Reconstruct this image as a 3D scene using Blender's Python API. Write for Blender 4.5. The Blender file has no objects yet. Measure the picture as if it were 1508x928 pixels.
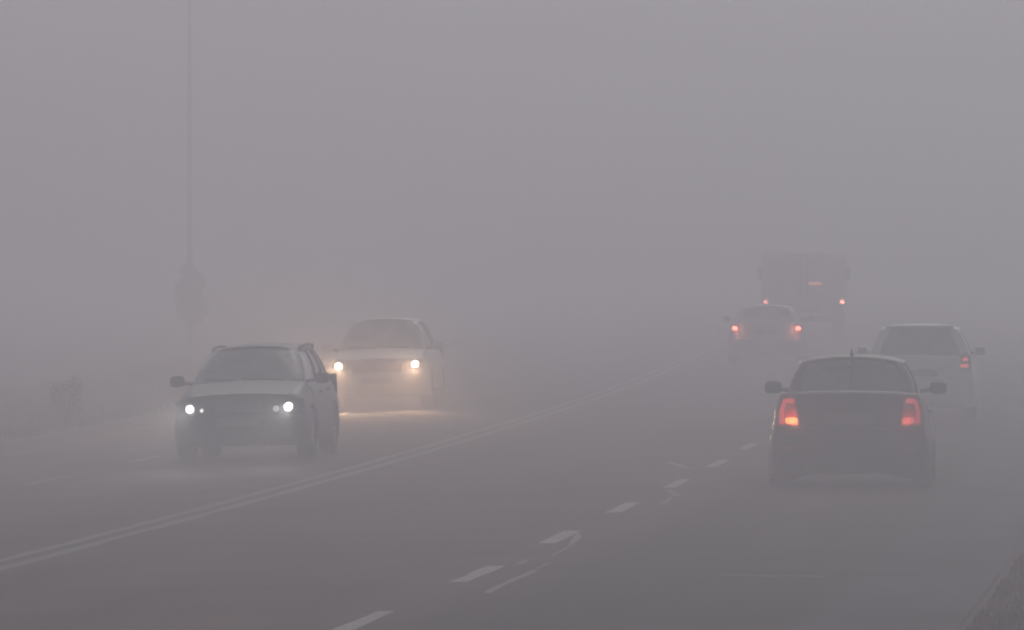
import bpy, bmesh, math, random
import numpy as np
from mathutils import Vector, Matrix
random.seed(7)
rng = np.random.default_rng(7)
sc = bpy.context.scene
R = math.radians

# ------------------------------------------------------------------ camera
cam_d = bpy.data.cameras.new('camera'); cam = bpy.data.objects.new('camera', cam_d)
sc.collection.objects.link(cam); sc.camera = cam
cam.location = (0, 0, 2.6)
cam_d.sensor_width = 36; cam_d.lens = 36 * 12000 / 1508
cam.rotation_euler = (R(90) - math.atan(104 / 12000), 0, 0)
cam_d.clip_start = 0.5; cam_d.clip_end = 6000

# ------------------------------------------------------------------ world + sun (overcast, foggy)
SUN_EL, SUN_AZ = R(38), R(12)
w = bpy.data.worlds.new('World'); sc.world = w; w.use_nodes = True
nt = w.node_tree; nt.nodes.clear()
out = nt.nodes.new('ShaderNodeOutputWorld'); bg = nt.nodes.new('ShaderNodeBackground')
sky = nt.nodes.new('ShaderNodeTexSky'); sky.sky_type = 'NISHITA'; sky.sun_disc = False
sky.sun_elevation = SUN_EL; sky.sun_rotation = SUN_AZ; sky.air_density = 1.0; sky.dust_density = 3.3
hs = nt.nodes.new('ShaderNodeHueSaturation'); hs.inputs['Saturation'].default_value = 0.22
nt.links.new(sky.outputs[0], hs.inputs['Color']); nt.links.new(hs.outputs[0], bg.inputs[0])
nt.links.new(bg.outputs[0], out.inputs[0]); bg.inputs[1].default_value = 0.10
sl = bpy.data.lights.new('sun', 'SUN'); so = bpy.data.objects.new('sun', sl); sc.collection.objects.link(so)
sl.energy = 0.5; sl.angle = R(30); sl.color = (1.0, 0.96, 0.93)
d = Vector((math.sin(SUN_AZ) * math.cos(SUN_EL), math.cos(SUN_AZ) * math.cos(SUN_EL), math.sin(SUN_EL)))
so.rotation_euler = d.to_track_quat('Z', 'Y').to_euler()
sc.view_settings.view_transform = 'Standard'; sc.view_settings.look = 'None'
sc.view_settings.gamma = 1; sc.view_settings.exposure = -0.93
sc.view_settings.use_curve_mapping = False
cy = sc.cycles
cy.use_denoising = True; cy.filter_width = 2.0; cy.volume_bounces = 2; cy.max_bounces = 8
cy.transparent_max_bounces = 16; cy.sample_clamp_indirect = 4
FOG = 0.0117

# ------------------------------------------------------------------ helpers
col = sc.collection
def link(o, parent=None):
    col.objects.link(o)
    if parent: o.parent = parent
    return o
def tag(o, label=None, cat=None, group=None, kind=None):
    if label: o['label'] = label
    if cat: o['category'] = cat
    if group: o['group'] = group
    if kind: o['kind'] = kind
    return o
def empty(name, loc, rz=0, tilt=0):
    o = bpy.data.objects.new(name, None); link(o); o.location = loc
    o.rotation_euler = (0, tilt, rz); o.empty_display_size = .3
    return o
def mesh(name, verts, faces, mat, parent=None, smooth=None):
    me = bpy.data.meshes.new(name); me.from_pydata([tuple(v) for v in verts], [], faces); me.update()
    if mat: me.materials.append(mat)
    if smooth is not None:
        me.shade_smooth(); me.set_sharp_from_angle(angle=R(smooth))
    return link(bpy.data.objects.new(name, me), parent)

def mat(name, base, rough=.6, metal=0, coat=0, noise=0, nscale=8, spec=.5, bump=0, bscale=40):
    m = bpy.data.materials.new(name); m.use_nodes = True
    t = m.node_tree; p = t.nodes['Principled BSDF']
    p.inputs['Base Color'].default_value = (*base, 1); p.inputs['Roughness'].default_value = rough
    p.inputs['Metallic'].default_value = metal; p.inputs['Coat Weight'].default_value = coat
    p.inputs['Coat Roughness'].default_value = .22
    p.inputs['Specular IOR Level'].default_value = spec
    tc = t.nodes.new('ShaderNodeTexCoord')
    if noise:
        n = t.nodes.new('ShaderNodeTexNoise'); n.inputs['Scale'].default_value = nscale; n.inputs['Detail'].default_value = 6
        mx = t.nodes.new('ShaderNodeMix'); mx.data_type = 'RGBA'; t.links.new(tc.outputs['Object'], n.inputs['Vector'])
        mx.inputs[6].default_value = (*[c * (1 - noise) for c in base], 1)
        mx.inputs[7].default_value = (*[min(1, c * (1 + noise)) for c in base], 1)
        t.links.new(n.outputs['Fac'], mx.inputs[0]); t.links.new(mx.outputs[2], p.inputs['Base Color'])
    if bump:
        n2 = t.nodes.new('ShaderNodeTexNoise'); n2.inputs['Scale'].default_value = bscale; n2.inputs['Detail'].default_value = 4
        t.links.new(tc.outputs['Object'], n2.inputs['Vector'])
        b = t.nodes.new('ShaderNodeBump'); b.inputs['Strength'].default_value = bump; b.inputs['Distance'].default_value = .01
        t.links.new(n2.outputs['Fac'], b.inputs['Height']); t.links.new(b.outputs[0], p.inputs['Normal'])
    return m
def emit(name, color, strength, base=(.1, .02, .02)):
    m = mat(name, base, .3); p = m.node_tree.nodes['Principled BSDF']
    p.inputs['Emission Color'].default_value = (*color, 1); p.inputs['Emission Strength'].default_value = strength
    return m
def glassmat(name, tint, mist=0.):
    m = bpy.data.materials.new(name); m.use_nodes = True; t = m.node_tree; t.nodes.clear()
    o = t.nodes.new('ShaderNodeOutputMaterial'); tr = t.nodes.new('ShaderNodeBsdfTransparent'); gl = t.nodes.new('ShaderNodeBsdfGlossy')
    tr.inputs[0].default_value = (*tint, 1); gl.inputs['Roughness'].default_value = .06
    fr = t.nodes.new('ShaderNodeFresnel'); fr.inputs[0].default_value = 1.5
    mx = t.nodes.new('ShaderNodeMixShader')
    t.links.new(fr.outputs[0], mx.inputs[0]); t.links.new(tr.outputs[0], mx.inputs[1]); t.links.new(gl.outputs[0], mx.inputs[2])
    di = t.nodes.new('ShaderNodeBsdfDiffuse'); di.inputs[0].default_value = (.75, .75, .76, 1); tl = t.nodes.new('ShaderNodeBsdfTranslucent'); tl.inputs[0].default_value = (.75, .75, .76, 1)
    m1 = t.nodes.new('ShaderNodeMixShader'); t.links.new(di.outputs[0], m1.inputs[1]); t.links.new(tl.outputs[0], m1.inputs[2])
    n = t.nodes.new('ShaderNodeTexNoise'); n.inputs['Scale'].default_value = 2.5; tc = t.nodes.new('ShaderNodeTexCoord'); t.links.new(tc.outputs['Object'], n.inputs['Vector'])
    q = t.nodes.new('ShaderNodeMapRange'); q.inputs[1].default_value = .3; q.inputs[2].default_value = .7; q.inputs[3].default_value = mist * .6; q.inputs[4].default_value = min(1, mist * 1.4); t.links.new(n.outputs['Fac'], q.inputs[0])
    m2 = t.nodes.new('ShaderNodeMixShader'); t.links.new(q.outputs[0], m2.inputs[0]); t.links.new(mx.outputs[0], m2.inputs[1]); t.links.new(m1.outputs[0], m2.inputs[2])
    t.links.new(m2.outputs[0], o.inputs[0]); return m

# ------------------------------------------------------------------ road geometry (metres; x across, y away from the camera)
def cl(y):
    if y > 330: return 7.374 - .00012 * (y - 327) ** 2
    return -10.731 + .110808 * y - .00016954 * y * y
def head(y): return .110808 - 2 * .00016954 * y
def zroad(o):
    """surface height at sideways offset o from the double line"""
    if o < 0: z = .03 * max(o, -7)
    else: z = -.012 * min(max(o - 0, 0), 8.1) * 0
    if o < -7.0: z -= .035 * min(-7.0 - o, 3)  + .006 * min(max(-10 - o, 0), 50)
    if o > 8.2: z -= .04 * min(o - 8.2, 3) + .003 * min(max(o - 11.2, 0), 60)
    return z
def at(y, o, dz=0): return Vector((cl(y) + o, y, zroad(o) + dz))
F, YH, CX = 12000., 360., 754.
def ground_px(x, y):
    """the road point a sight line of the photograph meets"""
    drop = 0
    for _ in range(30):
        Z = F * (2.6 + drop) / (y - YH); X = (x - CX) * Z / F; drop = -zroad(X - cl(Z))
    return Z, X - cl(Z)

# asphalt
def road_material():
    m = bpy.data.materials.new('asphalt'); m.use_nodes = True; t = m.node_tree; p = t.nodes['Principled BSDF']; L = t.links.new
    uv = t.nodes.new('ShaderNodeUVMap'); uv.uv_map = 'lane'
    sep = t.nodes.new('ShaderNodeSeparateXYZ'); L(uv.outputs[0], sep.inputs[0])
    mp = t.nodes.new('ShaderNodeMapping'); mp.inputs['Scale'].default_value = (1.2, .06, 1); L(uv.outputs[0], mp.inputs[0])
    n1 = t.nodes.new('ShaderNodeTexNoise'); n1.inputs['Scale'].default_value = 1.0; n1.inputs['Detail'].default_value = 5; L(mp.outputs[0], n1.inputs['Vector'])
    n2 = t.nodes.new('ShaderNodeTexNoise'); n2.inputs['Scale'].default_value = 30; n2.inputs['Detail'].default_value = 6; L(uv.outputs[0], n2.inputs['Vector'])
    n3 = t.nodes.new('ShaderNodeTexNoise'); n3.inputs['Scale'].default_value = .5; n3.inputs['Detail'].default_value = 4; L(uv.outputs[0], n3.inputs['Vector'])
    # base colour: brownish carriageway, greyer shoulder beyond the right-hand lane
    r = t.nodes.new('ShaderNodeMapRange'); r.inputs[1].default_value = 6.9; r.inputs[2].default_value = 7.15; L(sep.outputs[0], r.inputs[0])
    c1 = t.nodes.new('ShaderNodeMix'); c1.data_type = 'RGBA'; L(r.outputs[0], c1.inputs[0])
    c1.inputs[6].default_value = (.050, .031, .025, 1); c1.inputs[7].default_value = (.062, .056, .068, 1)
    r2 = t.nodes.new('ShaderNodeMapRange'); r2.inputs[1].default_value = 4.3; r2.inputs[2].default_value = 4.9; L(sep.outputs[0], r2.inputs[0])
    c0 = t.nodes.new('ShaderNodeMix'); c0.data_type = 'RGBA'; L(r2.outputs[0], c0.inputs[0]); c0.inputs[6].default_value = (.090, .050, .036, 1); c0.inputs[7].default_value = (.032, .022, .012, 1); L(c0.outputs[2], c1.inputs[6])
    # tyre tracks polished darker
    ma = t.nodes.new('ShaderNodeMath'); ma.operation = 'MULTIPLY'; ma.inputs[1].default_value = 2 * math.pi / 2.0; L(sep.outputs[0], ma.inputs[0])
    si = t.nodes.new('ShaderNodeMath'); si.operation = 'COSINE'; L(ma.outputs[0], si.inputs[0])
    def mr(src, a, b, lo=0, hi=1):
        q = t.nodes.new('ShaderNodeMapRange'); q.inputs[1].default_value = lo; q.inputs[2].default_value = hi
        q.inputs[3].default_value = a; q.inputs[4].default_value = b; L(src, q.inputs[0]); return q.outputs[0]
    def mul(a, b):
        q = t.nodes.new('ShaderNodeMath'); q.operation = 'MULTIPLY'; L(a, q.inputs[0]); L(b, q.inputs[1]); return q.outputs[0]
    k = mul(mul(mr(n1.outputs['Fac'], .5, 1.5, .3, .7), mr(n2.outputs['Fac'], .75, 1.25, .3, .7)), mul(mr(n3.outputs['Fac'], .55, 1.45, .3, .7), mr(si.outputs[0], .92, 1.08, -1, 1)))
    vm = t.nodes.new('ShaderNodeVectorMath'); vm.operation = 'SCALE'; L(c1.outputs[2], vm.inputs[0]); L(k, vm.inputs['Scale'])
    L(vm.outputs[0], p.inputs['Base Color'])
    L(mr(n1.outputs['Fac'], .85, .97), p.inputs['Roughness']); p.inputs['Specular IOR Level'].default_value = .12
    b = t.nodes.new('ShaderNodeBump'); b.inputs['Strength'].default_value = .4; b.inputs['Distance'].default_value = .006
    L(n2.outputs['Fac'], b.inputs['Height']); L(b.outputs[0], p.inputs['Normal'])
    return m
ASPH = road_material()
PAINT = mat('worn_road_paint', (.21, .195, .185), .8, noise=.45, nscale=5)
DASH = mat('lane_dash_paint', (.40, .37, .36), .8, noise=.5, nscale=4)
FAINT = mat('faded_road_paint', (.11, .10, .10), .85, noise=.3, nscale=6)
SEAL = mat('crack_filler', (.27, .25, .24), .8, noise=.3)
EARTH = mat('verge_soil', (.06, .034, .026), .95, noise=.5, nscale=1.5, bump=.5, bscale=8)
FIELD = mat('field_grass', (.060, .064, .035), .95, noise=.4, nscale=.4)

def strip(name, ys, offs, m, dz=0, parent=None, uv=False, kind=None):
    V, Fs = [], []
    for y in ys:
        for o in offs: V.append(at(y, o, dz))
    n = len(offs)
    for i in range(len(ys) - 1):
        for j in range(n - 1):
            a = i * n + j; Fs.append((a, a + 1, a + n + 1, a + n))
    o = mesh(name, V, Fs, m, parent, smooth=40)
    if uv:
        l = o.data.uv_layers.new(name='lane'); co = [(p, q) for q in ys for p in offs]
        for lp in o.data.loops: l.data[lp.index].uv = co[lp.vertex_index]
    if kind: o['kind'] = kind
    return o
YS = [float(v) for v in list(range(-60, 330, 3)) + list(range(330, 700, 10))]
road = strip('road', YS, [-6.9, -6, -5, -4, -3, -2, -1, 0, 1.5, 3, 4.5, 6, 7.1, 8.15], ASPH, uv=True, kind='structure')
g = mesh('ground', [(-760, -100, -.75), (760, -100, -.75), (760, 1000, -.75), (-760, 1000, -.75)], [(0, 1, 2, 3)], FIELD); g['kind'] = 'structure'
strip('grass_verge', YS, [-60, -40, -25, -15, -11, -10, -8.5, -7.5, -6.9], FIELD, -.012, kind='structure')
strip('earth_verge', YS, [8.15, 8.7, 9.5, 10.5, 11.5, 13], EARTH, -.012, kind='structure')
strip('field', YS, [12.98, 16, 30, 60], FIELD, -.008, kind='structure')

# markings: parts of the road
def ln(y0, y1, o, wd, m, name, jit=0.):
    n = max(2, int((y1 - y0) / .8) + 1); V, Fs = [], []
    for i in range(n):
        y = y0 + (y1 - y0) * i / (n - 1); e = random.uniform(-jit, jit) * 1.6; e2 = random.uniform(-jit, jit) * 1.6
        V += [at(y, o - wd / 2 + e, .004), at(y, o + wd / 2 + e2, .004)]
        if i: a = 2 * i; Fs.append((a - 2, a - 1, a + 1, a))
    return mesh(name, V, Fs, m, road)
ln(-60, 400, -.13, .11, PAINT, 'centre_line', .012); ln(-60, 400, .13, .11, PAINT, 'centre_line', .012)
ln(-60, 400, -5.87, .11, FAINT, 'edge_line', .01)
y = 38.4
while y < 260:
    ln(y, y + 3.1, 4.03 + random.uniform(-.015, .015), .14, DASH, 'lane_dash', .010); y += 8.1
y = 73.4
while y < 260:
    ln(y, y + 3.2, -3.46, .13, PAINT, 'lane_dash', .01); y += 9.2
def crack(pts, wd, name='old_marking', m=None):
    Q = [ground_px(*p) for p in pts]; V, Fs = [], []
    for i, (yy, oo) in enumerate(Q):
        ww = wd * random.uniform(.6, 1.2)
        V += [at(yy, oo - ww / 2, .004), at(yy, oo + ww / 2, .004)]
        if i: a = 2 * i; Fs.append((a - 2, a - 1, a + 1, a))
    mesh(name, V, Fs, m or SEAL, road)
crack([(718, 874), (727, 868), (742, 861), (760, 853), (775, 847), (788, 841)], 0.060)
crack([(812, 820), (825, 813), (838, 806), (846, 801)], 0.051, m=PAINT)
crack([(838, 806), (843, 800), (849, 794), (852, 786)], 0.068)
crack([(762, 832), (770, 828), (777, 825)], 0.051, m=PAINT); crack([(790, 838), (800, 834), (808, 830)], 0.034, m=PAINT)
crack([(984, 722), (992, 727), (997, 731)], 0.085, m=PAINT); crack([(976, 743), (984, 737), (990, 732)], 0.068, m=PAINT)
crack([(984, 681), (994, 684), (1004, 687), (1014, 690)], 0.102, m=SEAL)
V = []
for x in np.linspace(1060, 1215, 12):
    yy, oo = ground_px(x, 848 + .02 * (x - 1060) + random.uniform(-.6, .6)); V += [at(yy, oo, .004), at(yy + .22, oo, .004)]
mesh('joint_line', V, [(2 * i, 2 * i + 2, 2 * i + 3, 2 * i + 1) for i in range(11)], FAINT, road)

# ------------------------------------------------------------------ car builder
BLACK = mat('black_plastic', (.02, .02, .021), .6)
RUB = mat('tyre_rubber', (.018, .018, .018), .85, noise=.3, nscale=20)
ALLOY = mat('wheel_rim_metal', (.35, .35, .36), .35, metal=.8)
CHROME = mat('reflector_chrome', (.7, .7, .7), .15, metal=1)
MIRR = mat('mirror_glass', (.06, .06, .065), .15, spec=.6)
FAB = mat('seat_fabric', (.04, .04, .042), .9)
UNDER = mat('underbody', (.02, .018, .017), .9)
PLATE = mat('number_plate_plastic', (.22, .22, .2), .5)
GLASS = glassmat('window_glass', (.85, .87, .86), .30); DGLASS = glassmat('dark_window_glass', (.35, .37, .38), .6); MGLASS = glassmat('misted_window_glass', (.7, .7, .7), .68)
LENS = mat('clear_lamp_lens', (.12, .12, .12), .2, coat=.5)
REDLENS = mat('red_lamp_lens', (.30, .012, .012), .2, coat=.6)
AMBER = mat('orange_lamp_lens', (.5, .14, .02), .25)

def smooth1(a, k):
    a = np.array(a, float)
    for _ in range(k): a = np.concatenate([[a[0]], (a[:-2] + 2 * a[1:-1] + a[2:]) / 4, [a[-1]]])
    return a
def box(name, c, s, m, parent, bev=.01, rx=0, taper=None):
    bm = bmesh.new(); bmesh.ops.create_cube(bm, size=1)
    for v in bm.verts:
        v.co = Vector((v.co.x * s[0], v.co.y * s[1], v.co.z * s[2]))
        if taper and v.co.z > 0: v.co.x *= taper[0]; v.co.y *= taper[1]
    if bev: bmesh.ops.bevel(bm, geom=bm.edges[:], offset=min(bev, min(s) * .45), segments=2, affect='EDGES', profile=.6)
    if rx: bmesh.ops.rotate(bm, verts=bm.verts, cent=(0, 0, 0), matrix=Matrix.Rotation(rx, 3, 'X'))
    bmesh.ops.translate(bm, verts=bm.verts, vec=c)
    me = bpy.data.meshes.new(name); bm.to_mesh(me); bm.free(); me.materials.append(m)
    me.shade_smooth(); me.set_sharp_from_angle(angle=R(35))
    return link(bpy.data.objects.new(name, me), parent)
def tube(name, pts, r, m, parent, n=8, flat=1.0):
    P = [Vector(p) for p in pts]; V, Fs = [], []
    rr = r if isinstance(r, (list, tuple)) else [r] * len(P)
    for i, p in enumerate(P):
        t = (P[min(i + 1, len(P) - 1)] - P[max(i - 1, 0)]).normalized()
        a = t.cross(Vector((0, 0, 1)));
        if a.length < .1: a = t.cross(Vector((0, 1, 0)))
        a.normalize(); b = t.cross(a)
        for k in range(n):
            th = 2 * math.pi * k / n; V.append(p + a * math.cos(th) * rr[i] + b * math.sin(th) * rr[i] * flat)
    for i in range(len(P) - 1):
        for k in range(n):
            Fs.append((i * n + k, i * n + (k + 1) % n, (i + 1) * n + (k + 1) % n, (i + 1) * n + k))
    Fs += [tuple(range(n))[::-1], tuple((len(P) - 1) * n + k for k in range(n))]
    return mesh(name, V, Fs, m, parent, smooth=50)
def prism(name, poly, y0, y1, m, parent, fwd=lambda x, z: 0., bev=0.006):
    """outline given as (x,z), from y0 to y1, following the curved end of the car"""
    n = len(poly); V = [(x, y0 + fwd(x, z), z) for x, z in poly] + [(x, y1 + fwd(x, z), z) for x, z in poly]
    Fs = [tuple(range(n)), tuple(range(2 * n - 1, n - 1, -1))] + [(i, n + i, n + (i + 1) % n, (i + 1) % n) for i in range(n)]
    me = bpy.data.meshes.new(name); me.from_pydata(V, [], Fs)
    bm = bmesh.new(); bm.from_mesh(me); bmesh.ops.recalc_face_normals(bm, faces=bm.faces)
    if bev: bmesh.ops.bevel(bm, geom=bm.edges[:], offset=bev, segments=2, affect='EDGES')
    bm.to_mesh(me); bm.free(); me.materials.append(m); me.shade_smooth(); me.set_sharp_from_angle(angle=R(35))
    return link(bpy.data.objects.new(name, me), parent)
def lathe(name, prof, c, m, parent, n=28, side=1):
    """profile (x outward, r) turned about the x axis"""
    V, Fs = [], []
    for x, r in prof:
        for k in range(n):
            t = 2 * math.pi * k / n; V.append((c[0] + side * x, c[1] + r * math.cos(t), c[2] + r * math.sin(t)))
    for i in range(len(prof) - 1):
        for k in range(n): Fs.append((i * n + k, i * n + (k + 1) % n, (i + 1) * n + (k + 1) % n, (i + 1) * n + k))
    return mesh(name, V, Fs, m, parent, smooth=40)
def wheel(root, x, y, r, side, wid=.2):
    h = wid / 2
    t = lathe('wheel', [(-h, r * .6), (-h, r * .9), (-h * .8, r * .98), (-h * .3, r), (h * .3, r), (h * .8, r * .98), (h, r * .9), (h * .95, r * .64), (h * .6, r * .6)], (x, y, r), RUB, root, side=side)
    lathe('rim', [(h * .6, r * .62), (h * .85, r * .64), (h * .8, r * .58), (h * .35, r * .55), (h * .3, r * .2), (h * .6, r * .16), (h * .6, 0.001)], (x, y, r), BLACK, t, side=side)
    V, Fs = [], []
    for k in range(10):
        a = 2 * math.pi * k / 10; ca, sa = math.cos(a), math.sin(a)
        for (rr, ww, xx) in ((r * .14, .035, h * .66), (r * .6, .028, h * .8)):
            for s2 in (-1, 1):
                for dx in (0, -.02):
                    V.append((x + side * (xx + dx), y + rr * ca - s2 * ww * sa, r + rr * sa + s2 * ww * ca))
        b = k * 8; Fs += [(b, b + 2, b + 6, b + 4), (b + 1, b, b + 4, b + 5), (b + 2, b + 3, b + 7, b + 6), (b + 5, b + 7, b + 3, b + 1)]
    mesh('spokes', V, Fs, ALLOY, t)
    return t

class Car:
    def __init__(s, name, loc, rz, tilt, sp):
        s.sp = sp; s.root = empty(name, loc, rz, tilt); s.P = mat(sp['pname'], sp['paint'], .5, metal=.15, coat=sp.get('coat', .3), noise=.12, nscale=3, bump=.02)
        s.L = sp['L']; s.W = sp['W'] / 2
        s.build()
    def flank(s, f): return np.interp(f, *zip(*s.sp.get('flank', [(0, .955), (.12, .99), (.3, 1), (.55, .985), (.72, .95), (.88, .91), (1, .82)])))
    def half(s, y):
        e = s.L / 2 - abs(y); k = s.sp.get('round', .12)
        t = min(1, max(0, e / .55)); return s.W * (1 - k * (1 - t) ** 2.2)
    def top(s, y): return float(np.interp(y, *zip(*s.sp['top'])))
    def lean(s, y, z):
        """leans and bows the nose and the tail"""
        e = s.L / 2 - abs(y)
        if e > .5: return 0.
        k = (1 - e / .5) ** 2; sg = 1 if y > 0 else -1
        ln_ = s.sp.get('front_lean' if sg > 0 else 'rear_lean', [(0, .05), (.3, 0), (.55, 0), (1.1, .1)])
        return -sg * k * float(np.interp(z, *zip(*ln_)))
    def surf(s, y, f):
        """side surface: y along, f 0..1 from sill to top edge -> (x, z)"""
        zt = s.top(y); zb = s.sp['clear']; return s.half(y) * s.flank(f), zb + (zt - zb) * f
    def endpt(s, sg, x, z, off=0):
        """y of the nose (sg 1) / tail (sg -1) surface at x,z"""
        y = sg * s.L / 2; bow = s.sp.get('bow', .10) * (abs(x) / s.W) ** 2.5
        return y + s.lean(y, z) - sg * bow + sg * off
    def build(s):
        sp, root, P = s.sp, s.root, s.P; L, W, cl_ = s.L, s.W, sp['clear']
        r = sp.get('r', .31); ra = r + .045; yw = (sp['ywr'], sp['ywf'])
        n = 121; ys = list(np.linspace(-L / 2, L / 2, n)); fr = [0, .06, .14, .25, .38, .5, .62, .74, .85, .93, 1]
        rings = []
        for y in ys:
            zb = cl_
            for c in yw:
                if abs(y - c) < ra: zb = max(zb, r + math.sqrt(ra * ra - (y - c) ** 2))
            zt = s.top(y); hw = s.half(y); pts = [(0, cl_), (hw * .66, cl_), (hw * .68, max(zb, cl_))]
            for f in fr:
                f2 = (zb + (zt - zb) * f - cl_) / (zt - cl_); pts.append((hw * s.flank(f2), zb + (zt - zb) * f))
            xe, ze = pts[-1]; cr = sp.get('crown', .03)
            pts += [(xe * .93, zt + .012), (xe * .6, zt + .012 + cr * .6), (0, zt + .012 + cr)]
            full = [(x, z) for x, z in pts] + [(-x, z) for x, z in pts[-2:0:-1]]
            sg = 1 if y > 0 else -1; e = L / 2 - abs(y)
            rings.append([(x, y + s.lean(y, z) - (sg * sp.get('bow', .10) * (abs(x) / W) ** 2.5 * max(0, 1 - e / .5) ** 2), z) for x, z in full])
        V = [p for q in rings for p in q]; m = len(rings[0]); Fs = []
        for i in range(n - 1):
            for k in range(m): Fs.append((i * m + k, i * m + (k + 1) % m, (i + 1) * m + (k + 1) % m, (i + 1) * m + k))
        # end faces
        for ri, sg in ((0, -1), (n - 1, 1)):
            prev = [ri * m + k for k in range(m)]; cz = .6
            for q in (.97, .86, .45):
                cur = []
                for k in range(m):
                    x, _, z = rings[ri][k]; x2 = x * q; z2 = cz + (z - cz) * q
                    bulge = .02 if q < .9 else .012
                    V.append((x2, s.endpt(sg, x2, z2) + sg * bulge, z2)); cur.append(len(V) - 1)
                for k in range(m):
                    a = (prev[k], prev[(k + 1) % m], cur[(k + 1) % m], cur[k]); Fs.append(a if sg > 0 else a[::-1])
                prev = cur
            Fs.append(tuple(prev) if sg > 0 else tuple(prev[::-1]))
        mesh('body', V, Fs, P, root, smooth=38)
        box('underbody', (0, 0, cl_ + .02), (W * 1.25, L * .86, .05), UNDER, root, .01)
        for c in yw: tube('axle', [(-W + .1, c, r), (W - .1, c, r)], .03, UNDER, root)
        for c in yw:
            for sd in (-1, 1): wheel(root, sd * (W - .115), c, r, sd)
        # doors, bonnet, tail panel laid over the shell
        def patch(name, y0, y1, f0, f1, sd, off, m_, ny=10, nf=8):
            V, Fs = [], []
            for lay in (off, -.005):
                for i in range(ny + 1):
                    for j in range(nf + 1):
                        y = y0 + (y1 - y0) * i / ny; f = f0 + (f1 - f0) * j / nf; x, z = s.surf(y, f); V.append((sd * (x + lay), y, z))
            q = (ny + 1) * (nf + 1)
            for i in range(ny):
                for j in range(nf):
                    a = i * (nf + 1) + j; t = (a, a + nf + 1, a + nf + 2, a + 1); Fs.append(t if sd > 0 else t[::-1])
            edge = [i * (nf + 1) for i in range(ny + 1)] + [ny * (nf + 1) + j for j in range(1, nf + 1)] + [i * (nf + 1) + nf for i in range(ny - 1, -1, -1)] + [j for j in range(nf - 1, 0, -1)]
            for k in range(len(edge)):
                a, b = edge[k], edge[(k + 1) % len(edge)]; t = (a, a + q, b + q, b); Fs.append(t if sd > 0 else t[::-1])
            return mesh(name, V, Fs, m_, root, smooth=30)
        for sd in (-1, 1):
            for (a, b) in sp['doors']:
                dr = patch('door', a + .006, b - .006, .16, .985, sd, .006, P)
                x, z = s.surf(a + .14, .80); box('handle', (sd * (x + .02), a + .14, z), (.03, .17, .026), P, dr, .008)
            patch('sill_trim', sp['ywr'] + ra + .02, sp['ywf'] - ra - .02, .0, .13, sd, .008, BLACK)
            # mirror
            mx, my, mz = sp['mirror']
            mi = box('door_mirror', (sd * mx, my, mz), (.20, .13, .14), sp.get('mirror_mat', P), root, .06, taper=(.9, .85))
            box('mirror_glass', (sd * mx, my - .068, mz), (.14, .008, .10), MIRR, mi, .004)
            tube('mirror_arm', [(sd * (mx - .2), my, mz - .04), (sd * (mx - .06), my, mz - .02)], .022, BLACK, mi)
        # greenhouse
        g = sp['gh']; wb, wr, zb, zr = g['wb'], g['wr'], g['zb'], g['zr']
        yrb, yrt, yft, yfb = g['yrb'], g['yrt'], g['yft'], g['yfb']
        def gp(y, sd, t):   # point on the side of the cabin, t 0 belt 1 roof
            yy0 = yrb + (yrt - yrb) * t; yy1 = yfb + (yft - yfb) * t
            u = (y) ; yy = yy0 + (yy1 - yy0) * u
            wv = wb + (wr - wb) * t + .03 * math.sin(math.pi * t)
            wv -= g.get('pinch', .05) * (abs(2 * u - 1)) ** 4
            zz = (zb(yy) if callable(zb) else zb) + (zr - (zb(yy) if callable(zb) else zb)) * t
            return Vector((sd * wv, yy, zz))
        # roof slab
        ny, nx = 14, 12; V, Fs = [], []
        for lay in (0, -.03):
            for i in range(ny + 1):
                u = i / ny; y = yrt - .04 + (yft - yrt + .06) * u; e = abs(2 * u - 1)
                for j in range(nx + 1):
                    v = 2 * j / nx - 1; x = v * (wr + .012 - g.get('pinch', .05) * e ** 4)
                    V.append((x, y + g.get('bow', .09) * (1 - v * v) * (1 if u > .5 else -1) * e ** 3 - .06 * abs(v) ** 3 * (1 if u > .5 else -1) * e ** 3, zr + lay + .012 + .05 * (1 - v * v) + .022 * (1 - e ** 2.5) - .02 * abs(v) ** 6))
        q = (ny + 1) * (nx + 1)
        for i in range(ny):
            for j in range(nx):
                a = i * (nx + 1) + j; Fs.append((a, a + 1, a + nx + 2, a + nx + 1)); Fs.append((a + q, a + q + nx + 1, a + q + nx + 2, a + q + 1))
        edge = [j for j in range(nx + 1)] + [i * (nx + 1) + nx for i in range(1, ny + 1)] + [ny * (nx + 1) + j for j in range(nx - 1, -1, -1)] + [i * (nx + 1) for i in range(ny - 1, 0, -1)]
        for k in range(len(edge)): a, b = edge[k], edge[(k + 1) % len(edge)]; Fs.append((a, a + q, b + q, b))
        roof = mesh('roof', V, Fs, P, root, smooth=45)
        # pillars: flat slabs between cabin fractions u0..u1
        def side_slab(name, u0, u1, sd, m_, th, inset=0, n1=6, t0=-.04, t1=1.0, ut0=None, ut1=None):
            V, Fs = [], []
            for lay in (inset, inset + th):
                for i in range(n1 + 1):
                    t = t0 + (t1 - t0) * i / n1
                    a0 = u0 + ((ut0 if ut0 is not None else u0) - u0) * t; a1 = u1 + ((ut1 if ut1 is not None else u1) - u1) * t
                    for k in range(5):
                        p = gp(a0 + (a1 - a0) * k / 4, 1, t); p.x -= lay; p.x *= sd; V.append(p)
            q = (n1 + 1) * 5
            for i in range(n1):
                for k in range(4):
                    a = i * 5 + k; Fs += [(a, a + 1, a + 6, a + 5), (a + q, a + q + 5, a + q + 6, a + q + 1)]
            edge = [0, 1, 2, 3, 4] + [i * 5 + 4 for i in range(1, n1 + 1)] + [n1 * 5 + k for k in (3, 2, 1, 0)] + [i * 5 for i in range(n1 - 1, 0, -1)]
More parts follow.
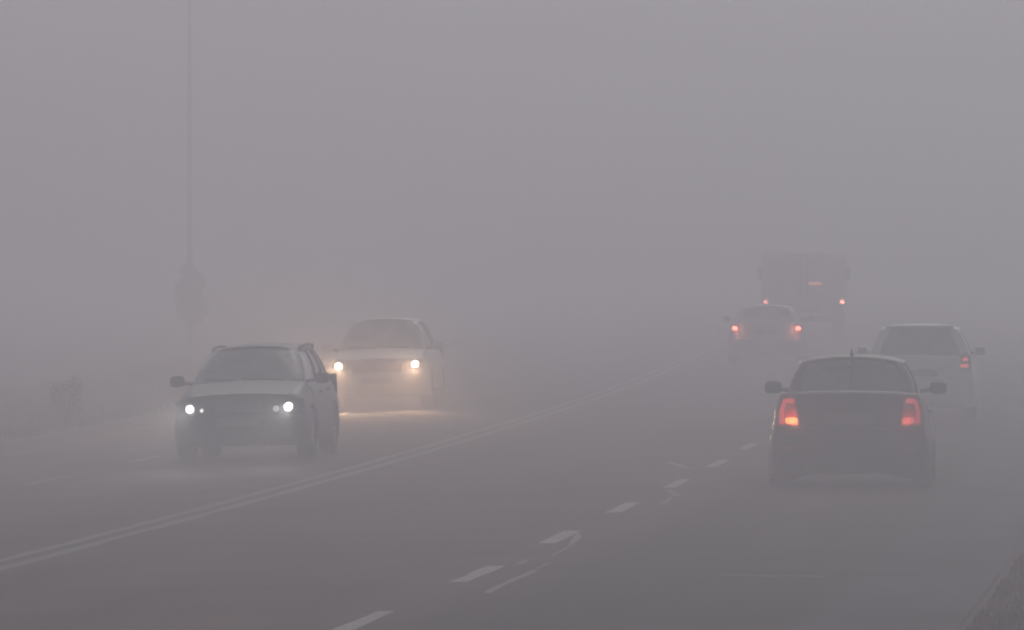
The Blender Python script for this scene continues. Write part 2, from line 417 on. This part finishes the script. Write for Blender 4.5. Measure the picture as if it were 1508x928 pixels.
            for k in range(len(edge)): a, b = edge[k], edge[(k + 1) % len(edge)]; Fs.append((a, a + q, b + q, b))
            return mesh(name, V, Fs, m_, root, smooth=45)
        gl = sp.get('glass', GLASS)
        for sd in (-1, 1):
            us = g['pillars']
            for (a, b, m_) in us: side_slab('pillar', a, b, sd, P if m_ else BLACK, .055)
            for (a, b) in zip(us[:-1], us[1:]): side_slab('side_window', a[1], b[0], sd, gl, .005, .018)
        # screens
        def screen(name, u, inner, m_, t0=-.03, t1=1.02, off=0):
            V, Fs = [], []; n1, n2 = 8, 12
            for i in range(n1 + 1):
                t = t0 + (t1 - t0) * i / n1; p = gp(u, 1, min(1, max(0, t))); pz = gp(u, 1, t)
                for j in range(n2 + 1):
                    v = 2 * j / n2 - 1; sg = 1 if u > .5 else -1
                    V.append((v * (p.x - inner), pz.y + sg * (g.get('bow', .09) * (1 - v * v) + off), pz.z + (.035 * (1 - v * v) * t if t > 0 else 0)))
            for i in range(n1):
                for j in range(n2): a = i * (n2 + 1) + j; Fs.append((a, a + 1, a + n2 + 2, a + n2 + 1))
            o = mesh(name, V, Fs, m_, root, smooth=60)
            md = o.modifiers.new('thickness', 'SOLIDIFY'); md.thickness = .005; return o
        ws = screen('windscreen', 1, .012, gl); rw = screen('rear_window', 0, g.get('rin', .012), sp.get('rglass', gl))
        if g.get('rin', 0) > .02:
            for sd in (-1, 1):
                V, Fs = [], []
                for i in range(7):
                    t = -.04 + 1.04 * i / 6; p = gp(0, 1, t)
                    for j, x in enumerate((p.x - g['rin'] - .02, p.x + .004)):
                        v = x / p.x; V.append((sd * x, p.y - (g.get('bow', .09) * max(0, 1 - v * v) + .004), p.z + .035 * max(0, 1 - v * v) * max(t, 0))); V.append((sd * x, p.y + .05, p.z))
                for i in range(6):
                    a = i * 4
                    for (b, c) in ((0, 2), (2, 3), (3, 1), (1, 0)): Fs.append((a + b, a + c, a + 4 + c, a + 4 + b))
                mesh('rear_pillar', V, Fs, P, root, smooth=45)
        tube('wiper', [(-.45, yfb + .03, gp(1, 1, 0).z + .035), (.05, yfb - .02 + .03, gp(1, 1, 0).z + .07)], .012, BLACK, root)
        tube('wiper', [(.1, yfb + .05, gp(1, 1, 0).z + .035), (.55, yfb - .04, gp(1, 1, 0).z + .07)], .012, BLACK, root)
        # cabin fittings
        zs = .42; box('dashboard', (0, yfb - .38, .80), (1.25, .4, .22), BLACK, root, .06)
        st = tube('steering_wheel', [(.36 * sp.get('drive', -1) + .18 * math.cos(a), yfb - .64 - .06 * math.sin(a), .93 + .17 * math.sin(a)) for a in np.linspace(0, 2 * math.pi, 17)], .014, BLACK, root)
        for (sx, sy) in ((-.36, yfb - 1.25), (.36, yfb - 1.25), (-.36, yfb - 2.1), (.36, yfb - 2.1)):
            if sy - .3 < yrb: continue
            se = box('seat', (sx, sy, zs), (.5, .5, .16), FAB, root, .05)
            box('backrest', (sx, sy - .25, zs + .33), (.48, .12, .58), FAB, se, .05, rx=-.2, taper=(.85, 1))
            box('headrest', (sx, sy - .33, zs + .70), (.25, .09, .16), FAB, se, .04)
        s.gp = gp
        # bumpers
        for sg, key in ((-1, 'rear_bumper'), (1, 'front_bumper')):
            b = sp[key]; V, Fs = [], []; nx = 20; prof = b['prof']
            for j in range(nx + 1):
                a = -1 + 2 * j / nx; x = a * (W * b.get('w', .99)); arch = b.get('arch', 0) * max(0, 1 - (abs(a) / .72) ** 2.2)
                side = max(0, (abs(a) - .86) / .14)
                for (dz, off) in prof:
                    z = dz + (arch if dz < .3 else 0); yy = s.endpt(sg, min(abs(x), W * .9), z, off) - sg * side ** 1.6 * .42
                    V.append((x * (1 - 0.015 * (z > .6)), yy, z))
                for (dz, off) in reversed(prof):
                    z = dz + (arch if dz < .3 else 0); V.append((x * .93, s.endpt(sg, min(abs(x), W * .9), z, -.10) - sg * side ** 1.6 * .42, z))
            m = 2 * len(prof)
            for j in range(nx):
                for k in range(m):
                    t = (j * m + k, j * m + (k + 1) % m, (j + 1) * m + (k + 1) % m, (j + 1) * m + k); Fs.append(t if sg < 0 else t[::-1])
            Fs += [tuple(range(m)), tuple(nx * m + k for k in range(m))[::-1]]
            mesh(key, V, Fs, b.get('mat', P), root, smooth=40)
    # pieces on the ends
    def panel(s, name, poly, sg, off, m, th=.02, bev=.006, parent=None):
        fw = lambda x, z: s.endpt(sg, x, z, 0)
        return prism(name, poly, sg * off, sg * (off - th), m, parent or s.root, fw, bev)

def mirrored(poly, sd): return [(sd * x, z) for x, z in poly]
def disc(x, z, r, n=16, sx=1.0): return [(x + r * sx * math.cos(2 * math.pi * k / n), z + r * math.sin(2 * math.pi * k / n)) for k in range(n)]
def beam(car, x, y, z, color, energy, size=44, down=20, yaw=0, blend=.6, rad=.05):
    l = bpy.data.lights.new('headlight_beam', 'SPOT'); o = bpy.data.objects.new('headlight_beam', l); link(o, car.root)
    l.energy = energy; l.color = color; l.spot_size = R(size); l.spot_blend = blend; l.shadow_soft_size = rad
    o.location = (x, y, z); o.rotation_euler = (R(90 - down), 0, R(yaw)); return o

def glow(car, x, y, z, color, energy):
    l = bpy.data.lights.new('tail_lamp_light', 'POINT'); o = bpy.data.objects.new('tail_lamp_light', l); link(o, car.root)
    l.energy = energy; l.color = color; l.shadow_soft_size = .05; o.location = (x, y, z)
def place(px, s_, back):
    """road place for a vehicle whose near end is s_ px per metre; back = metres from there to its middle"""
    Z = F / s_; X = (px - CX) / s_; h = head(Z); Zc = Z + back; o = X - cl(Z)
    return (X + h * back, Zc, zroad(o))

BUMP = [(.20, -.03), (.21, .03), (.30, .055), (.48, .06), (.56, .05), (.60, .0)]
# --- 1 dark saloon ahead, right lane
H = head(87) - .016
near = Car('dark_car', place(1247, 139, 2.0), -H, 0, dict(
    L=3.95, W=1.75, clear=.17, r=.30, ywr=-1.20, ywf=1.30, paint=(.012, .009, .010), pname='dark_car_paint',
    top=[(-2.0, .97), (-1.9, 1.01), (-1.45, 1.00), (-1.2, .98), (.9, .93), (1.2, .90), (1.75, .80), (1.98, .64)],
    flank=[(0, .97), (.15, 1), (.42, 1), (.60, .95), (.8, .93), (.93, .90), (1, .86)], bow=.07, round=.06,
    doors=[(-1.0, -.10), (-.10, .92)], mirror=(.90, .72, 1.04), mirror_mat=BLACK,
    gh=dict(wb=.70, wr=.555, zb=.96, zr=1.335, yrb=-1.50, yrt=-1.02, yft=.15, yfb=.86, pinch=.03, rin=.045, pillars=[(0, .12, 1), (.42, .46, 0), (.92, 1.0, 1)]),
    rear_bumper=dict(prof=[(.11, -.02), (.12, .03), (.29, .055), (.50, .06), (.60, .05), (.64, .0)], arch=.075, w=1.0),
    front_bumper=dict(prof=BUMP), rear_lean=[(0, .03), (.3, 0), (.62, .0), (1.1, .08)]))
tag(near.root, 'dark saloon with red tail lamps and a roof aerial, nearest on the right', 'car')
GLOW_T1 = emit('tail_lamp_bright', (1.0, .43, .10), 4.2); GLOW_T2 = emit('tail_lamp_rim', (1.0, .07, .06), 1.5)
GLOW_T3 = emit('tail_lamp_dim', (1.0, .12, .10), 1.4); GLOW_T4 = emit('tail_lamp_rim_dim', (1.0, .06, .08), .9)
boot = near.panel('boot_lid', [(-.525, .66), (.525, .66), (.55, .80), (.54, .985), (.3, 1.0), (-.3, 1.0), (-.54, .985), (-.55, .80)], -1, .034, near.P, .04, .02)
box('handle', (0, -2.03, .86), (.30, .03, .03), BLACK, boot, .008)
near.panel('number_plate', [(-.26, .70), (.26, .70), (.26, .81), (-.26, .81)], -1, .045, mat('dirty_number_plate', (.06, .058, .055), .7), .02, .004)
for sd in (-1, 1):
    lab = 'left tail lamp, burning bright orange at its foot' if sd < 0 else 'right tail lamp, glowing dull red'
    h = near.panel('tail_light', mirrored([(.53, .68), (.77, .68), (.77, .84), (.725, 1.00), (.575, 1.00), (.56, .86)], sd), -1, .05, REDLENS, .07, .012); h['label'] = lab
    near.panel('lamp', mirrored([(.555, .70), (.685, .70), (.685, .765), (.555, .765)], sd), -1, .062, GLOW_T1 if sd < 0 else GLOW_T3, .02, .012, h)
    near.panel('lamp', mirrored([(.70, .70), (.745, .70), (.745, .84), (.705, .96), (.67, .96), (.67, .93), (.70, .84)], sd), -1, .058, GLOW_T2 if sd < 0 else GLOW_T4, .02, .006, h)
    near.panel('lamp', mirrored([(.585, .915), (.675, .915), (.675, .965), (.595, .965)], sd), -1, .060, GLOW_T2 if sd < 0 else GLOW_T3, .02, .01, h)
    near.panel('headlight', mirrored([(.48, .58), (.80, .60), (.78, .72), (.50, .70)], sd), 1, .05, LENS, .05, .01)
    near.panel('reflector', mirrored([(.60, .42), (.72, .42), (.72, .46), (.60, .46)], sd), -1, .075, REDLENS, .02, .004)
near.panel('grille', [(-.4, .50), (.4, .50), (.42, .62), (-.42, .62)], 1, .07, BLACK, .03)
glow(near, -.62, near.endpt(-1, .62, .74, .14), .74, (1, .26, .10), 6); glow(near, .62, near.endpt(-1, .62, .74, .14), .74, (1, .16, .08), 2.2)
tube('aerial', [(0, -1.02, 1.36), (0, -1.08, 1.43), (0, -1.16, 1.475)], [.026, .018, .008], BLACK, near.root)
tube('rear_wiper', [(0, -1.13, 1.36), (.01, -1.35, 1.20), (.0, -1.56, 1.03)], .014, BLACK, near.root)
box('parcel_shelf', (.0, -1.38, 1.0), (1.1, .35, .03), mat('shelf_fabric', (.14, .14, .13), .9), near.root, .01)
tube('exhaust_pipe', [(-.45, -1.7, .24), (-.45, -2.03, .235)], .03, BLACK, near.root)

# --- 2 silver hatchback further on
wh = Car('pale_hatchback', place(1352, 100, 2.0), -head(120) + .012, 0, dict(
    L=4.0, W=1.70, clear=.2, r=.31, ywr=-1.25, ywf=1.25, paint=(.82, .83, .86), pname='pale_car_paint',
    top=[(-2.0, .92), (-1.88, .95), (-1.0, .97), (.9, .93), (1.2, .90), (1.75, .80), (2.0, .64)],
    flank=[(0, .96), (.15, 1), (.55, 1), (.8, .95), (.93, .92), (1, .88)], bow=.08, round=.07,
    doors=[(-.95, -.08), (-.08, .92)], mirror=(.885, .70, 1.0), rglass=DGLASS, glass=DGLASS,
    gh=dict(wb=.76, wr=.58, zb=.92, zr=1.34, yrb=-1.88, yrt=-1.52, yft=.20, yfb=.90, pinch=.03, rin=.11, bow=.06, pillars=[(0, .14, 1), (.47, .50, 0), (.93, 1.0, 1)]),
    rear_bumper=dict(prof=BUMP, arch=.02), front_bumper=dict(prof=BUMP), rear_lean=[(0, .03), (.3, 0), (.62, .0), (1.1, .10)]))
tag(wh.root, 'pale hatchback with a dark oval rear window, ahead of the dark saloon at the right', 'car')
RED_A = emit('hatchback_lamp', (1.0, .13, .09), 2.4)
hatch = wh.panel('tailgate', [(-.56, .58), (.56, .58), (.60, .75), (.58, .93), (-.58, .93), (-.60, .75)], -1, .03, wh.P, .04, .02)
wh.panel('number_plate', [(-.26, .66), (.26, .66), (.26, .76), (-.26, .76)], -1, .045, PLATE, .02, .004)
box('roof_spoiler', (0, -1.60, 1.385), (1.0, .22, .04), wh.P, wh.root, .015)
for sd in (-1, 1):
    h = wh.panel('tail_light', mirrored([(.60, .76), (.76, .76), (.76, .96), (.68, 1.0), (.61, .98)], sd), -1, .045, REDLENS, .08, .012)
    wh.panel('lamp', mirrored([(.60, .79), (.72, .79), (.72, .835), (.60, .835)], sd), -1, .055, RED_A, .02, .01, h)
    wh.panel('lamp', mirrored([(.63, .885), (.71, .885), (.71, .93), (.63, .93)], sd), -1, .055, RED_A, .02, .01, h)
    wh.panel('headlight', mirrored([(.48, .60), (.80, .62), (.78, .74), (.50, .72)], sd), 1, .05, LENS, .05, .01)
wh.panel('grille', [(-.4, .50), (.4, .50), (.42, .62), (-.42, .62)], 1, .07, BLACK, .03)

# --- 3 oncoming estate car
est_h = head(101)
def place_on(px, s_, back):
    Z = F / s_; X = (px - CX) / s_; o = X - cl(Z); return (X + head(Z) * back, Z + back, zroad(o))
TI = R(-1.7)
est = Car('estate_car', place_on(353, 121, 2.2), math.pi - est_h, -TI, dict(
    L=4.4, W=1.70, clear=.20, r=.32, ywr=-1.30, ywf=1.34, paint=(.042, .047, .036), pname='estate_car_paint',
    top=[(-2.2, .92), (-2.1, .97), (-1.0, .98), (.9, .95), (1.2, .93), (1.6, .87), (2.0, .79), (2.2, .67)],
    doors=[(-.95, -.05), (-.05, 1.02)], mirror=(.90, .82, .99), mirror_mat=BLACK, drive=-1, bow=.16, round=.12,
    gh=dict(wb=.73, wr=.56, zb=.94, zr=1.335, yrb=-2.02, yrt=-1.75, yft=.18, yfb=1.02, pinch=.04, bow=.10, pillars=[(0, .06, 1), (.30, .335, 1), (.60, .63, 0), (.95, 1.0, 1)]),
    rear_bumper=dict(prof=BUMP), front_bumper=dict(prof=[(.19, -.03), (.20, .03), (.30, .06), (.45, .07), (.54, .05), (.58, .0)], arch=.02), front_lean=[(0, .05), (.3, 0), (.5, .0), (.95, .22)]))
tag(est.root, 'grey-green estate car with roof rails and two white headlights coming towards the camera', 'car')
HL = emit('white_headlight', (1.0, 1.0, .93), 18, (.8, .8, .8)); HL2 = emit('white_headlight_soft', (1.0, 1.0, .93), 12, (.8, .8, .8)); SL = emit('side_light', (1.0, .95, .85), 4, (.8, .8, .8)); SL2 = emit('side_light_dim', (1.0, .95, .9), 1.2, (.8, .8, .8))
for sd in (-1, 1):
    h = est.panel('headlight', mirrored([(.36, .62), (.45, .58), (.66, .58), (.78, .64), (.79, .76), (.55, .745), (.37, .70)], sd), 1, .05, LENS, .06, .012)
    est.panel('low_beam', mirrored(disc(.605, .665, .050), sd), 1, .075, HL if sd < 0 else HL2, .03, 0, h)
    est.panel('side_light', mirrored(disc(.455, .645, .022 if sd > 0 else .035), sd), 1, .065, SL if sd > 0 else SL2, .03, 0, h)
    y_ = est.endpt(1, .62, .66, .12); beam(est, sd * .62, y_, .66, (1, .98, .9), 420, 22, 4, blend=1.)
    tube('roof_rail', [(sd * .535, .02, 1.35), (sd * .54, -.08, 1.378), (sd * .55, -.8, 1.392), (sd * .55, -1.5, 1.38), (sd * .54, -1.62, 1.34)], .018, BLACK, est.root)
    est.panel('fog_lamp', mirrored(disc(.62, .34, .05), sd), 1, .075, LENS, .02)
    est.panel('tail_light', mirrored([(.66, .75), (.80, .75), (.80, 1.0), (.70, 1.0)], sd), -1, .04, REDLENS, .06)
gr = est.panel('grille', [(-.30, .60), (.30, .60), (.34, .72), (-.34, .72)], 1, .045, BLACK, .03)
for k in range(4): est.panel('slat', [(-.29, .615 + k * .026), (.29, .615 + k * .026), (.29, .625 + k * .026), (-.29, .625 + k * .026)], 1, .058, ALLOY, .01, .002, gr)
est.panel('air_intake', [(-.46, .27), (.46, .27), (.42, .40), (-.42, .40)], 1, .078, BLACK, .03)
est.panel('number_plate', [(-.26, .44), (.26, .44), (.26, .54), (-.26, .54)], 1, .09, PLATE, .015, .003)
def bonnet(car, y0, y1, hw, m):
    V, Fs = [], []; n1, n2 = 14, 10; cr = car.sp.get('crown', .03)
    for lay in (.006, -.006):
        for i in range(n1 + 1):
            y = y0 + (y1 - y0) * i / n1; zt = car.top(y); xe = car.half(y) * car.flank(1)
            for j in range(n2 + 1):
                v = 2 * j / n2 - 1; x = v * hw * (1 - .1 * i / n1); a = min(1, abs(x) / xe)
                zz = zt + .012 + float(np.interp(a, [0, .6, .93, 1], [cr, cr * .6, 0, -.012])); V.append((x, y, zz + lay))
    q = (n1 + 1) * (n2 + 1)
    for i in range(n1):
        for j in range(n2): a = i * (n2 + 1) + j; Fs.append((a, a + 1, a + n2 + 2, a + n2 + 1))
    ed = [j for j in range(n2 + 1)] + [i * (n2 + 1) + n2 for i in range(1, n1 + 1)] + [n1 * (n2 + 1) + j for j in range(n2 - 1, -1, -1)] + [i * (n2 + 1) for i in range(n1 - 1, 0, -1)]
    for k in range(len(ed)): a, b = ed[k], ed[(k + 1) % len(ed)]; Fs.append((a, a + q, b + q, b))
    mesh('bonnet', V, Fs, m, car.root, smooth=40)
bonnet(est, 1.10, 2.0, .66, est.P); bonnet(near, 1.0, 1.8, .62, near.P); bonnet(wh, 1.0, 1.8, .62, wh.P)

# --- 4 oncoming car with warm headlights
warm = Car('oncoming_car', place_on(556, 90, 2.1), math.pi - head(133), -TI, dict(
    L=4.2, W=1.72, clear=.2, r=.31, ywr=-1.25, ywf=1.30, paint=(.52, .50, .48), pname='oncoming_car_paint', glass=MGLASS,
    top=[(-2.1, .90), (-1.98, .97), (-1.3, .98), (.9, .95), (1.2, .92), (1.6, .86), (1.95, .77), (2.1, .66)],
    doors=[(-.95, -.05), (-.05, .95)], mirror=(.92, .76, 1.0), bow=.12, round=.1,
    gh=dict(wb=.74, wr=.57, zb=.95, zr=1.40, yrb=-1.6, yrt=-1.1, yft=.18, yfb=.95, pinch=.04, pillars=[(0, .10, 1), (.47, .50, 0), (.94, 1.0, 1)]),
    rear_bumper=dict(prof=BUMP), front_bumper=dict(prof=BUMP), front_lean=[(0, .05), (.3, 0), (.5, .0), (.95, .2)]))
tag(warm.root, 'pale car lost in fog with warm yellow headlights, following the estate car', 'car')
WL = emit('warm_headlight', (1.0, .80, .55), 45, (.8, .8, .8))
for sd in (-1, 1):
    h = warm.panel('headlight', mirrored([(.46, .64), (.76, .66), (.78, .80), (.50, .77)], sd), 1, .05, LENS, .06, .012)
    warm.panel('low_beam', mirrored(disc(.63, .72, .055), sd), 1, .075, WL, .03, 0, h)
    y_ = warm.endpt(1, .63, .72, .13); beam(warm, sd * .63, y_, .72, (1, .62, .34), 3200, 30, 6, blend=1.)
    warm.panel('tail_light', mirrored([(.66, .70), (.80, .70), (.80, .92), (.70, .92)], sd), -1, .04, REDLENS, .06)
warm.panel('grille', [(-.40, .60), (.40, .60), (.42, .74), (-.42, .74)], 1, .05, BLACK, .03)
warm.panel('number_plate', [(-.26, .42), (.26, .42), (.26, .53), (-.26, .53)], 1, .085, PLATE, .015, .003)
bonnet(warm, 1.05, 1.9, .64, warm.P)

# --- 5 car in the left lane far ahead
far = Car('distant_car', place(1129, 68, 2.0), -head(176), 0, dict(
    L=4.1, W=1.70, clear=.2, r=.31, ywr=-1.25, ywf=1.28, paint=(.50, .46, .46), pname='distant_car_paint', glass=MGLASS,
    top=[(-2.05, .90), (-1.9, .92), (-1.3, .93), (.9, .91), (1.2, .88), (1.75, .80), (2.05, .64)],
    doors=[(-.95, -.05), (-.05, .92)], mirror=(.92, .74, .97),
    gh=dict(wb=.74, wr=.57, zb=.90, zr=1.20, yrb=-1.75, yrt=-1.3, yft=.15, yfb=.88, pinch=.04, rin=.06, pillars=[(0, .12, 1), (.46, .49, 0), (.93, 1.0, 1)]),
    rear_bumper=dict(prof=BUMP), front_bumper=dict(prof=BUMP), rear_lean=[(0, .03), (.3, 0), (.62, .0), (1.1, .10)]))
tag(far.root, 'distant car with two small red tail lamps, left of the lorry', 'car')
RED_F = emit('far_tail_lamp', (1.0, .30, .20), 20)
for sd in (-1, 1):
    h = far.panel('tail_light', mirrored([(.60, .70), (.78, .70), (.78, .88), (.62, .88)], sd), -1, .05, REDLENS, .06, .01)
    far.panel('lamp', mirrored([(.63, .75), (.74, .75), (.74, .82), (.63, .82)], sd), -1, .065, RED_F, .02, .01, h)
    far.panel('headlight', mirrored([(.48, .60), (.80, .62), (.78, .74), (.50, .72)], sd), 1, .05, LENS, .05, .01)
for sd in (-1, 1): glow(far, sd * .68, far.endpt(-1, .68, .78, .14), .78, (1, .24, .15), 9)
far.panel('number_plate', [(-.26, .66), (.26, .66), (.26, .76), (-.26, .76)], -1, .045, PLATE, .02, .004)

# --- 6 lorry ahead of it
BOX = mat('lorry_box_panel', (.85, .84, .84), .5, noise=.1); CAB = mat('lorry_cab_paint', (.6, .58, .58), .4, coat=.5)
lo = empty('box_lorry', place(1184, 54, 3.0), -head(222))
tag(lo, 'pale box lorry seen from behind with high red lamps, farthest vehicle in the fog', 'lorry')
b = box('cargo_box', (0, -.4, 1.66), (2.3, 4.8, 1.4), BOX, lo, .03)
for sd in (-1, 1):
    dr = box('rear_door', (sd * .565, -2.83, 1.66), (1.10, .05, 1.28), BOX, lo, .012); tube('lock_bar', [(sd * .1, -2.87, 1.1), (sd * .1, -2.87, 2.25)], .018, ALLOY, dr)
    for zz in (1.2, 1.66, 2.1): box('hinge', (sd * 1.10, -2.865, zz), (.10, .02, .05), ALLOY, dr, .004)
box('cab', (0, 2.65, 1.3), (2.1, 1.5, 1.6), CAB, lo, .12, taper=(.92, .85)); box('chassis', (0, 0, .85), (.9, 5.9, .24), BLACK, lo, .02)
box('windscreen', (0, 3.36, 1.6), (1.7, .05, .6), DGLASS, lo, .02); box('rear_bumper', (0, -2.85, .55), (2.1, .1, .16), BLACK, lo, .02)
for sd in (-1, 1):
    for yy in (-1.7, 2.5): wheel(lo, sd * .95, yy, .43, sd, .26)
    box('mudflap', (sd * .95, -2.3, .55), (.35, .02, .45), RUB, lo, .005)
    h = box('tail_light', (sd * 1.045, -2.86, 1.0), (.16, .06, .14), REDLENS, lo, .015)
    RED_L = emit('lorry_tail_lamp', (1.0, .30, .20), 34 if sd > 0 else 16); box('lamp', (sd * 1.045, -2.90, 1.03), (.11, .02, .09), RED_L, h, .008)
    box('mirror', (sd * 1.2, 3.1, 1.8), (.18, .08, .35), BLACK, lo, .03)
box('marker_lamp', (.30, -2.88, 1.53), (.34, .03, .07), emit('marker_lamp_glow', (1.0, .28, .2), 4.5), lo, .01)

# ------------------------------------------------------------------ roadside
def grass(name, n, y0, y1, o0, o1, hgt, m, label):
    V = np.zeros((n * 3, 3)); ys = rng.uniform(y0, y1, n); os_ = o0 + (o1 - o0) * rng.uniform(0, 1, n) ** 1.2
    cl_n = rng.integers(0, 400, n); cy_, co = rng.uniform(y0, y1, 400), rng.uniform(min(o0, o1), max(o0, o1), 400)
    k = rng.random(n) < .55; ys[k] = cy_[cl_n[k]] + rng.normal(0, .14, k.sum()); os_[k] = co[cl_n[k]] + rng.normal(0, .12, k.sum())
    lo_, hi_ = min(o0, o1), max(o0, o1); os_ = np.clip(os_, lo_, hi_)
    for i in range(n):
        p = at(ys[i], os_[i], -.02); a = rng.uniform(0, 6.28); h = hgt * rng.uniform(.35, 1.25); wd = .012; lx, ly = rng.normal(0, .35, 2) * h
        V[3 * i] = (p.x - wd * math.cos(a), p.y - wd * math.sin(a), p.z); V[3 * i + 1] = (p.x + wd * math.cos(a), p.y + wd * math.sin(a), p.z); V[3 * i + 2] = (p.x + lx, p.y + ly, p.z + h)
    me = bpy.data.meshes.new(name); me.from_pydata(V.tolist(), [], [(3 * i, 3 * i + 1, 3 * i + 2) for i in range(n)]); me.materials.append(m)
    o = link(bpy.data.objects.new(name, me)); tag(o, label, 'grass', kind='stuff')
grass('dry_grass', 90000, 40, 110, 8.22, 11.5, .05, mat('dry_brown_grass', (.12, .06, .045), .9, noise=.5, nscale=2), 'short dry brown grass beside the right hand shoulder')
grass('verge_grass', 60000, 10, 240, -7.1, -13, .16, mat('dull_green_grass', (.085, .085, .045), .9, noise=.4, nscale=1), 'dull olive grass along the far left verge')

def foliage(name, clumps, n, size, m, parent=None):
    V, Fs = [], []; tot = sum(c[1][0] * c[1][2] for c in clumps)
    for c, rad in clumps:
        k = int(n * rad[0] * rad[2] / tot)
        for _ in range(k):
            v = rng.normal(0, 1, 3); v /= np.linalg.norm(v); q = rng.uniform(.5, 1.08)
            p = Vector((c[0] + v[0] * rad[0] * q, c[1] + v[1] * rad[1] * q, c[2] + v[2] * rad[2] * q))
            a = Vector(rng.normal(0, 1, 3)).normalized(); b = a.cross(Vector(rng.normal(0, 1, 3))).normalized(); s = size * rng.uniform(.5, 1.3)
            i = len(V); V += [p - a * s, p + b * s * .5, p + a * s, p - b * s * .5]; Fs.append((i, i + 1, i + 2, i + 3))
    return mesh(name, V, Fs, m, parent)
LEAF = mat('leaf_green', (.08, .085, .05), .8, noise=.5, nscale=.8); BARK = mat('bark', (.07, .055, .045), .9, noise=.4)
# slim young tree on the left verge
Zt = 235.; st = F / Zt; o_t = (280 - CX) / st - cl(Zt); base = at(Zt, o_t)
tr = empty('young_tree', base); tag(tr, 'slim young roadside tree, a faint grey shape on the left verge', 'tree')
tube('trunk', [(0, 0, -.05), (.03, 0, .8), (-.02, .02, 1.7), (.02, 0, 2.6), (.03, 0, 3.3)], [.07, .055, .04, .02, .006], BARK, tr)
for a in range(7):
    t = a * 2.4; z = .7 + a * .2; tube('limb', [(0, 0, z), (.2 * math.cos(t), .2 * math.sin(t), z + .15), (.36 * math.cos(t), .36 * math.sin(t), z + .35)], [.02, .014, .005], BARK, tr, 5)
foliage('crown', [((0.05, 0, 1.1), (.46, .46, .5)), ((-.2, .05, 1.6), (.28, .28, .42)), ((.18, 0, 1.75), (.28, .28, .36)), ((-.06, 0, 2.15), (.26, .2, .25)), ((.03, 0, 2.6), (.05, .05, .3))], 2000, .06, LEAF, tr)
# tall pole whose top is above the picture
Zp = 260.; p = at(Zp, (279 - CX) * Zp / F - cl(Zp)); po = empty('utility_pole', p); tag(po, 'tall thin pole rising out of the picture behind the slim young tree', 'pole')
tube('mast', [(0, 0, -.1), (0, 0, 4), (0, 0, 11.2)], [.085, .075, .06], mat('weathered_wood', (.12, .10, .085), .9, noise=.3), po)
box('crossarm', (0, 0, 10.95), (1.8, .1, .12), BARK, po, .01)
for sx in (-.8, 0, .8): tube('insulator', [(sx, 0, 11.0), (sx, 0, 11.18)], [.05, .03], BLACK, po)
# two low shrubs on the verge
for i, (px, s_, hh, lab) in enumerate(((150, 96, .8, 'low olive shrub on the left verge, left of the estate car'), (70, 107, .55, 'small low shrub on the verge near the left picture edge'))):
    Zs = F / s_; oo = (px - CX) / s_ - cl(Zs); oo = min(oo, -7.3); p = at(Zs, oo); r_ = empty('shrub', p); tag(r_, lab, 'shrub')
    for k in range(5): tube('stem', [(0, 0, -.02), (.1 * math.cos(k * 1.3), .1 * math.sin(k * 1.3), hh * .5), (.2 * math.cos(k * 1.3), .2 * math.sin(k * 1.3), hh * .85)], [.012, .008, .003], BARK, r_, 5)
    foliage('leaves', [((0, 0, hh * .5), (.24, .24, hh * .42)), ((.12, .1, hh * .75), (.14, .14, hh * .25)), ((-.14, 0, hh * .65), (.13, .13, hh * .25))], 520, .035, LEAF, r_)
# hedgerows that show only as a darker mass in the fog
def hedge(name, y0, y1, o, h, n, label):
    cs = []; y = y0
    while y < y1:
        hh = h * random.uniform(.55, 1.0); p = at(y, o + random.uniform(-2, 2)); cs.append(((p.x, p.y, p.z + hh * .5), (random.uniform(1.6, 2.6), 2.2, hh * .52))); y += random.uniform(1.8, 3.2)
    t = foliage(name, cs, n, .22, LEAF); tag(t, label, 'hedge', kind='stuff')

# ------------------------------------------------------------------ fog
HZ = 11.4
def hazebox():
    x0, x1, y0, y1, z0, z1 = -790, 790, -130, 1030, -1.8, HZ
    V = [(x, y, z) for z in (z0, z1) for (x, y) in ((x0, y0), (x1, y0), (x1, y1), (x0, y1))]
    o = mesh('haze', V, [(3, 2, 1, 0), (4, 5, 6, 7), (0, 1, 5, 4), (1, 2, 6, 5), (2, 3, 7, 6), (3, 0, 4, 7)], None)
    m = bpy.data.materials.new('fog'); m.use_nodes = True; t = m.node_tree; t.nodes.clear()
    ou = t.nodes.new('ShaderNodeOutputMaterial'); v = t.nodes.new('ShaderNodeVolumePrincipled')
    v.inputs['Color'].default_value = (.90, .885, .965, 1); v.inputs['Density'].default_value = FOG; v.inputs['Anisotropy'].default_value = .66
    t.links.new(v.outputs[0], ou.inputs['Volume']); o.data.materials.append(m)
    tag(o, 'pale grey fog filling the whole road scene', 'haze', kind='stuff')
hazebox()
